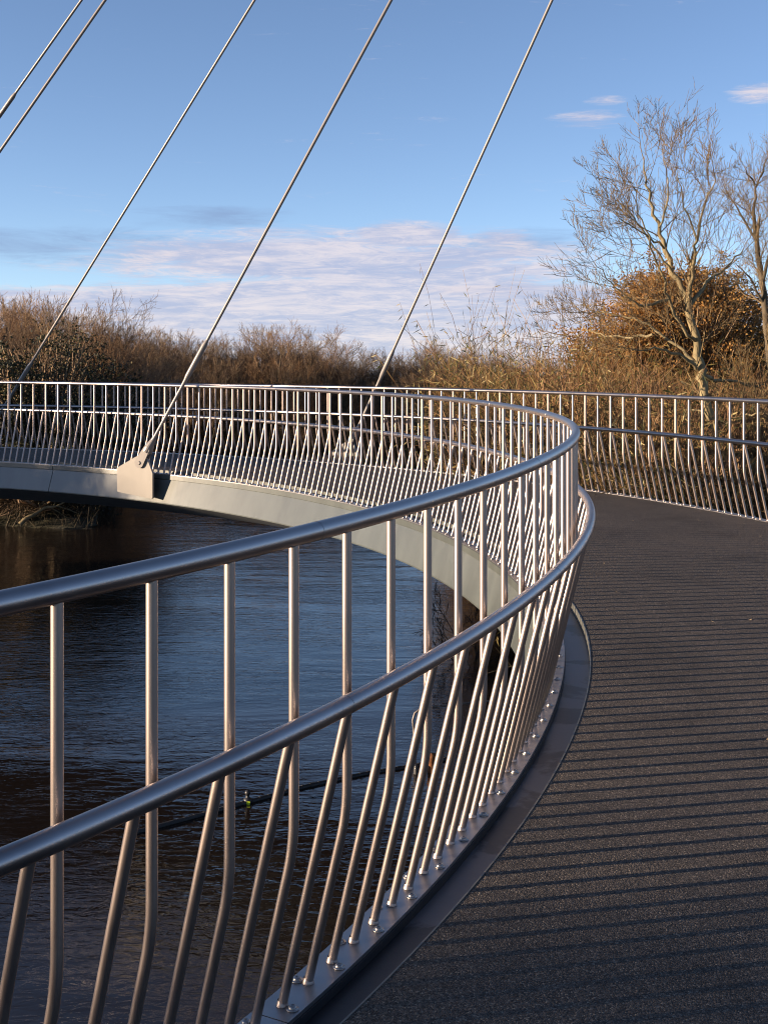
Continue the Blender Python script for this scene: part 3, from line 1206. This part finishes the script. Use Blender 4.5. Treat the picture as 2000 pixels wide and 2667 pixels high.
OSIER = [osier_meshes(61, 4.0, 60, 1.0, .75), osier_meshes(62, 3.7, 64, 1.1, .55), osier_meshes(63, 3.8, 66, 1.05, .22), osier_meshes(64, 4.4, 44, .8, .95)]
r = np.random.default_rng(9)
TOP_X = [1150, 1280, 1310, 1360, 1400, 1450, 1520, 1600, 1700, 1800, 1900, 2050]
TOP_Y = [985, 960, 925, 925, 905, 895, 925, 955, 975, 985, 990, 990]
LBL_OS = 'yellow-green narrow-leaved shrub in the thicket behind the outer railing'
GRP_OS = 'narrow-leaved shrubs behind the outer railing'


def osier(px, yy, k, top, lab=None, slim=1.05):
    x = (px - 1000) * yy / FPX
    g = gz(x, yy)
    me = OSIER[k]
    hh = 3.9
    zt = EYE + (HORIZON - top) * yy / FPX
    sc = (zt - g) / hh
    plant('osier_shrub', me, ((M_TWIG_STRAW, M_TWIG_RED)[k == 2], M_LEAF_STRAW), (x, yy, g), r.random() * 6.28, (sc * slim, sc * slim, sc), lab or LBL_OS, 'shrub', GRP_OS, ('stems', 'leaves'))


k = 0
for yy0, dy, step, x0, x1, drop, kinds in ((18.3, .8, 120, 1560, 1740, 60, (0, 3, 1)), (21.0, 1.2, 85, 1530, 2260, 30, (0, 2, 3, 2)), (23.5, 2.0, 85, 1490, 2260, -4, (2, 2, 1, 3, 2)),
                                           (28.0, 2.0, 75, 1420, 2260, 4, (2, 1, 0, 2)), (33, 2.5, 60, 1345, 2200, -6, (0, 2, 1, 3)), (38, 3, 60, 1300, 1700, 0, (2, 1, 2))):
    px = x0 + r.random() * 40
    while px < x1:
        osier(px, yy0 + dy * r.random(), kinds[k % len(kinds)], np.interp(px, TOP_X, TOP_Y) + drop + r.normal() * 16)
        px += step * (.75 + .5 * r.random())
        k += 1
osier(1330, 26.0, 3, 868, 'tall leafy shoots at the left end of the thicket, topping the railing', .5)
osier(1440, 25.0, 3, 838, 'tallest leafy shoots of the thicket, left of the big bare tree', .55)


# ---- trees on the sunward bank, left of the picture: their shade falls on both ends of the curve
r = np.random.default_rng(15)
for yy, top, kind in ((-10.5, 7.7, 0), (-14.3, 8.8, 0), (-20, 9.4, 0), (-25.5, 9.6, 0), (9.4, 7.1, 0), (13.2, 8.5, 0), (17.5, 9.2, 0),
                      (-8.7, 7.9, 1), (-12.2, 9.2, 1), (-17, 10, 1), (7.8, 7.0, 1), (11.0, 8.6, 1), (15.5, 9.4, 1)):
    x = -49 - 3 * kind - r.random()
    g = gz(x, yy)
    if kind == 0:
        sc = (top - g) / 5.9
        plant('oak_tree', OAK, (M_BARK, M_TWIG_GREY, M_LEAF_BROWN), (x, yy, g), r.random() * 6.28, (sc, sc, sc), 'brown-leaved oak on the sunward river bank, left of the view', 'tree', 'oaks on the sunward bank')
    else:
        m = FAR[int(r.integers(4))]
        sc = (top - g) / max(v.co.z for v in m[1].vertices)
        plant('bare_tree', m, (M_BARK, M_TWIG_GREY), (x, yy, g), r.random() * 6.28, (sc, sc, sc), 'bare tree on the sunward river bank, left of the view', 'tree', 'bare trees on the sunward bank')


TANGLE = [bare_shrub_meshes(71, 3.4, 9, .75, .9, .022), bare_shrub_meshes(72, 3.2, 10, .65, 1.0, .020)]
r = np.random.default_rng(33)
for k, (px, yy, top) in enumerate(((1560, 19.6, 985), (1650, 20.2, 955), (1730, 21.5, 925), (1790, 20.8, 960), (1900, 21.2, 950), (1960, 20.0, 985), (2010, 22.0, 930), (1620, 23.0, 925), (1500, 24.5, 935), (1850, 23.5, 925))):
    x = (px - 1000) * yy / FPX
    g = gz(x, yy)
    m = TANGLE[k % 2]
    sc = (EYE + (HORIZON - top - 28) * yy / FPX - g) / max(v.co.z for v in m[1].vertices)
    plant('bare_shrub', m, (M_BARK, M_TWIG_RED if k % 3 else M_TWIG_GOLD), (x, yy, g), r.random() * 6.28, sc, 'leafless red-brown shrub tangled into the thicket behind the outer railing', 'shrub', 'leafless shrubs in the thicket')


# ---- low scrub under the trees on both banks: one mass that nobody could count
def scrub():
    r = np.random.default_rng(77)
    segs = []

    def tuft(x, y, h, n):
        g = gz(x, y)
        for _ in range(n):
            p = np.array([x + r.normal() * .5, y + r.normal() * .5, g - .05])
            d = np.array([r.normal() * .5, r.normal() * .5, 1.0])
            d /= np.linalg.norm(d)
            hh = h * (.4 + .8 * r.random())
            q = p + d * hh * .55
            e = q + (d + np.array([r.normal() * .5, r.normal() * .5, -.1])) * hh * .45
            segs.append((*p, *q, .009, .007))
            segs.append((*q, *e, .007, .003))
            if r.random() < .6:
                e2 = q + (d + rvec(r) * .9) * hh * .35
                segs.append((*q, *e2, .006, .003))
    n = 0
    while n < 1300:
        x, y = -26 + 46 * r.random(), 38 + 50 * r.random()
        d = float(shore_d(x, y))
        if d < .1 or d > 13 or (x > 4 and y < 66) or r.random() > math.exp(-d / 6):
            continue
        n += 1
        tuft(x, y, 1.5 + 1.5 * r.random(), 15)
    for _ in range(650):
        y = 16 + 22 * r.random()
        x = shore_x(y) + .1 + 8 * r.random()
        tuft(float(x), y, 1.0 + .9 * r.random(), 16)
    o = obj('undergrowth', tubes_mesh('undergrowth', np.array(segs), 3), None, M_SCRUB)
    o['kind'] = 'stuff'
    tag(o, 'tangled brown undergrowth covering both river banks below the trees', 'undergrowth')


scrub()

# ---- bare shrub low under the bridge, brush and fallen branch at the left bank
LOW = bare_shrub_meshes(81, 1.9, 7, 1.5, .6, .016)
p = at(1262, 1722, 20.4)
plant('bare_shrub', LOW, (M_TWIG_DARK, M_TWIG_DARK), (p.x, p.y, WATER - .1), 2.0, .80, 'low bare shrub standing in the water below the curve of the bridge', 'shrub')
BRUSH = bare_shrub_meshes(82, 3.0, 9, .9, .9, .03)
for px, yy, sc, lab in ((8, 39.8, 1.1, 'leafless brush hanging over the water at the left edge'), (75, 40.2, .95, 'leafless brush beside the fallen branch on the left bank'), (215, 41.0, .65, 'small leafless brush right of the fallen branch')):
    x = (px - 1000) * yy / FPX
    plant('bare_shrub', BRUSH, (M_BARK, M_TWIG_GREY), (x, yy, gz(x, yy)), px * 1.3, sc, lab, 'shrub', 'leafless brush on the left bank')
b = MB()
a0, a1 = at(52, 1366, 38.6), at(192, 1290, 39.2)
a0.z = max(a0.z, WATER - .05)
line = [a0 + (a1 - a0) * t + Vector((0, 0, .10 * math.sin(t * 5) + .03 * math.sin(t * 17))) for t in np.linspace(0, 1, 14)]
b.tube(line, list(np.linspace(.075, .014, 14)), 8)
for t0, dx, dz in ((.55, .5, -.35), (.7, .7, -.3), (.8, .2, .5), (.65, .15, .6), (.45, -.2, .45), (.9, .6, .1)):
    q = line[int(t0 * 13)]
    b.tube([q, q + Vector((dx * .5, .1, dz * .45)), q + Vector((dx, .2, dz))], [.016, .011, .005], 5)
tag(obj('fallen_branch', b.mesh('fallen_branch'), None, M_BARK_PALE), 'pale fallen branch slanting out of the water at the left bank', 'branch')


# ------------------------------------------------------------------ things on the river
def on_water(px, py):
    y = FPX * (EYE - WATER) / (py - HORIZON)
    return at(px, py, y)


boom = empty('floating_boom', 'long black floating pipe boom lying across the dark water', 'boom', loc=on_water(800, 2048))
binv = Matrix.Translation(boom.location).inverted()
line = [on_water(*q) for q in ((330, 2177), (400, 2159), (470, 2140), (645, 2092), (800, 2050), (950, 2018), (1085, 1996), (1180, 1976))]
b = MB()
b.tube([q + Vector((0, 0, .005)) for q in line], .027, 12)
o = obj('pipe', b.mesh('pipe'), boom, M_BOOM)
o.matrix_parent_inverse = binv
b = MB()
for i in range(len(line) - 1):
    n = 7
    for k in range(n):
        q = line[i] + (line[i + 1] - line[i]) * ((k + .5) / n)
        d = (line[i + 1] - line[i]).normalized()
        b.tube([q - d * .02 + Vector((0, 0, .005)), q + d * .02 + Vector((0, 0, .005))], .030, 12)
o = obj('clips', b.mesh('clips'), boom, M_BOOM)
o.matrix_parent_inverse = binv
q = on_water(645, 2092)
marker = empty('marker_buoy', 'black ball-topped marker with a yellow reflector on the floating boom', 'buoy', loc=q)
b = MB()
b.lathe([(.0001, -.05), (.045, -.05), (.045, .045), (.030, .055), (.020, .065), (.020, .085)], 16)
obj('stem', b.mesh('stem'), marker, M_BOOM)
b = MB()
b.lathe([(.032 * math.sin(math.pi * t / 12) + 1e-4, .112 - .032 * math.cos(math.pi * t / 12)) for t in range(13)], 18)
obj('ball', b.mesh('ball'), marker, M_BOOM)
b = MB()
b.box((.012, -.046, .012), (.034, .004, .036))
obj('reflector', b.mesh('reflector', False), marker, M_YELLOW)

yq = 15.1
b = MB()
gp = [at(1083, 2000, yq), at(1077, 1900, yq), at(1075, 1876, yq), at(1080, 1858, yq), at(1096, 1846, yq), at(1130, 1842, yq + .1), at(1210, 1832, yq + .3), at(1280, 1826, yq + .5), at(1340, 1818, yq + .7)]
b.tube(gp, .013, 10)
b.tube([at(1336, 2010, yq + .7), at(1338, 1818, yq + .7)], .013, 10)
tag(obj('guard_rail', b.mesh('guard_rail'), None, M_GALV), 'thin bent pipe guard rail rising from the water behind the near bars', 'guard rail')
q = on_water(1124, 2012)
post = empty('mooring_post', 'stubby rust-brown mooring post standing in the water beyond the near bars', 'post', loc=q)
b = MB()
b.lathe([(.05, -.3), (.05, .17), (.053, .172), (.053, .215), (.0001, .222)], 16)
obj('pile', b.mesh('pile'), post, M_RUST)
q = on_water(1084, 2016)
b = MB()
b.lathe([(.032, -.3), (.032, .09), (.028, .105), (.0001, .11)], 14)
o = obj('mooring_post', b.mesh('mooring_stub'), None, M_BOOM)
o.location = q
tag(o, 'short black mooring stub beside the rust-brown post at the boom end', 'post')

# ------------------------------------------------------------------ a few fallen leaves on the deck
M_FLECK = leaf('dry_leaf', [(0, (0.245, 0.154, 0.070)), (1, (0.434, 0.329, 0.196))], .2)
r = np.random.default_rng(3)
for s, off in ((6.2, 1.05), (7.0, 2.4), (8.3, 1.6), (9.5, 2.9), (5.3, 1.9), (4.3, 1.35), (4.6, 2.1), (10.6, 2.2), (11.6, 1.3), (3.4, 1.2), (6.0, 2.7), *[(3 + 11 * r.random(), .3 + 3.2 * r.random()) for _ in range(22)]):
    p0 = P(s, off, .026)
    a = r.random() * 6.28
    l, w = .008 + .012 * r.random(), .004 + .004 * r.random()
    u, n_ = Vector((math.cos(a), math.sin(a), .15)), Vector((-math.sin(a), math.cos(a), .2))
    v = [p0 - u * l, p0 - u * l * .3 + n_ * w, p0 + u * l * .5 + n_ * w * .8, p0 + u * l + Vector((0, 0, .006)), p0 + u * l * .4 - n_ * w, p0 - u * l * .4 - n_ * w * .9]
    me = mesh_np('fallen_leaf', v, np.array([[0, 1, 2, 3, 4, 5]]), False)
    tag(obj('fallen_leaf', me, None, M_FLECK), 'tiny dry leaf lying on the gritted deck', 'leaf', 'dry leaves on the deck')
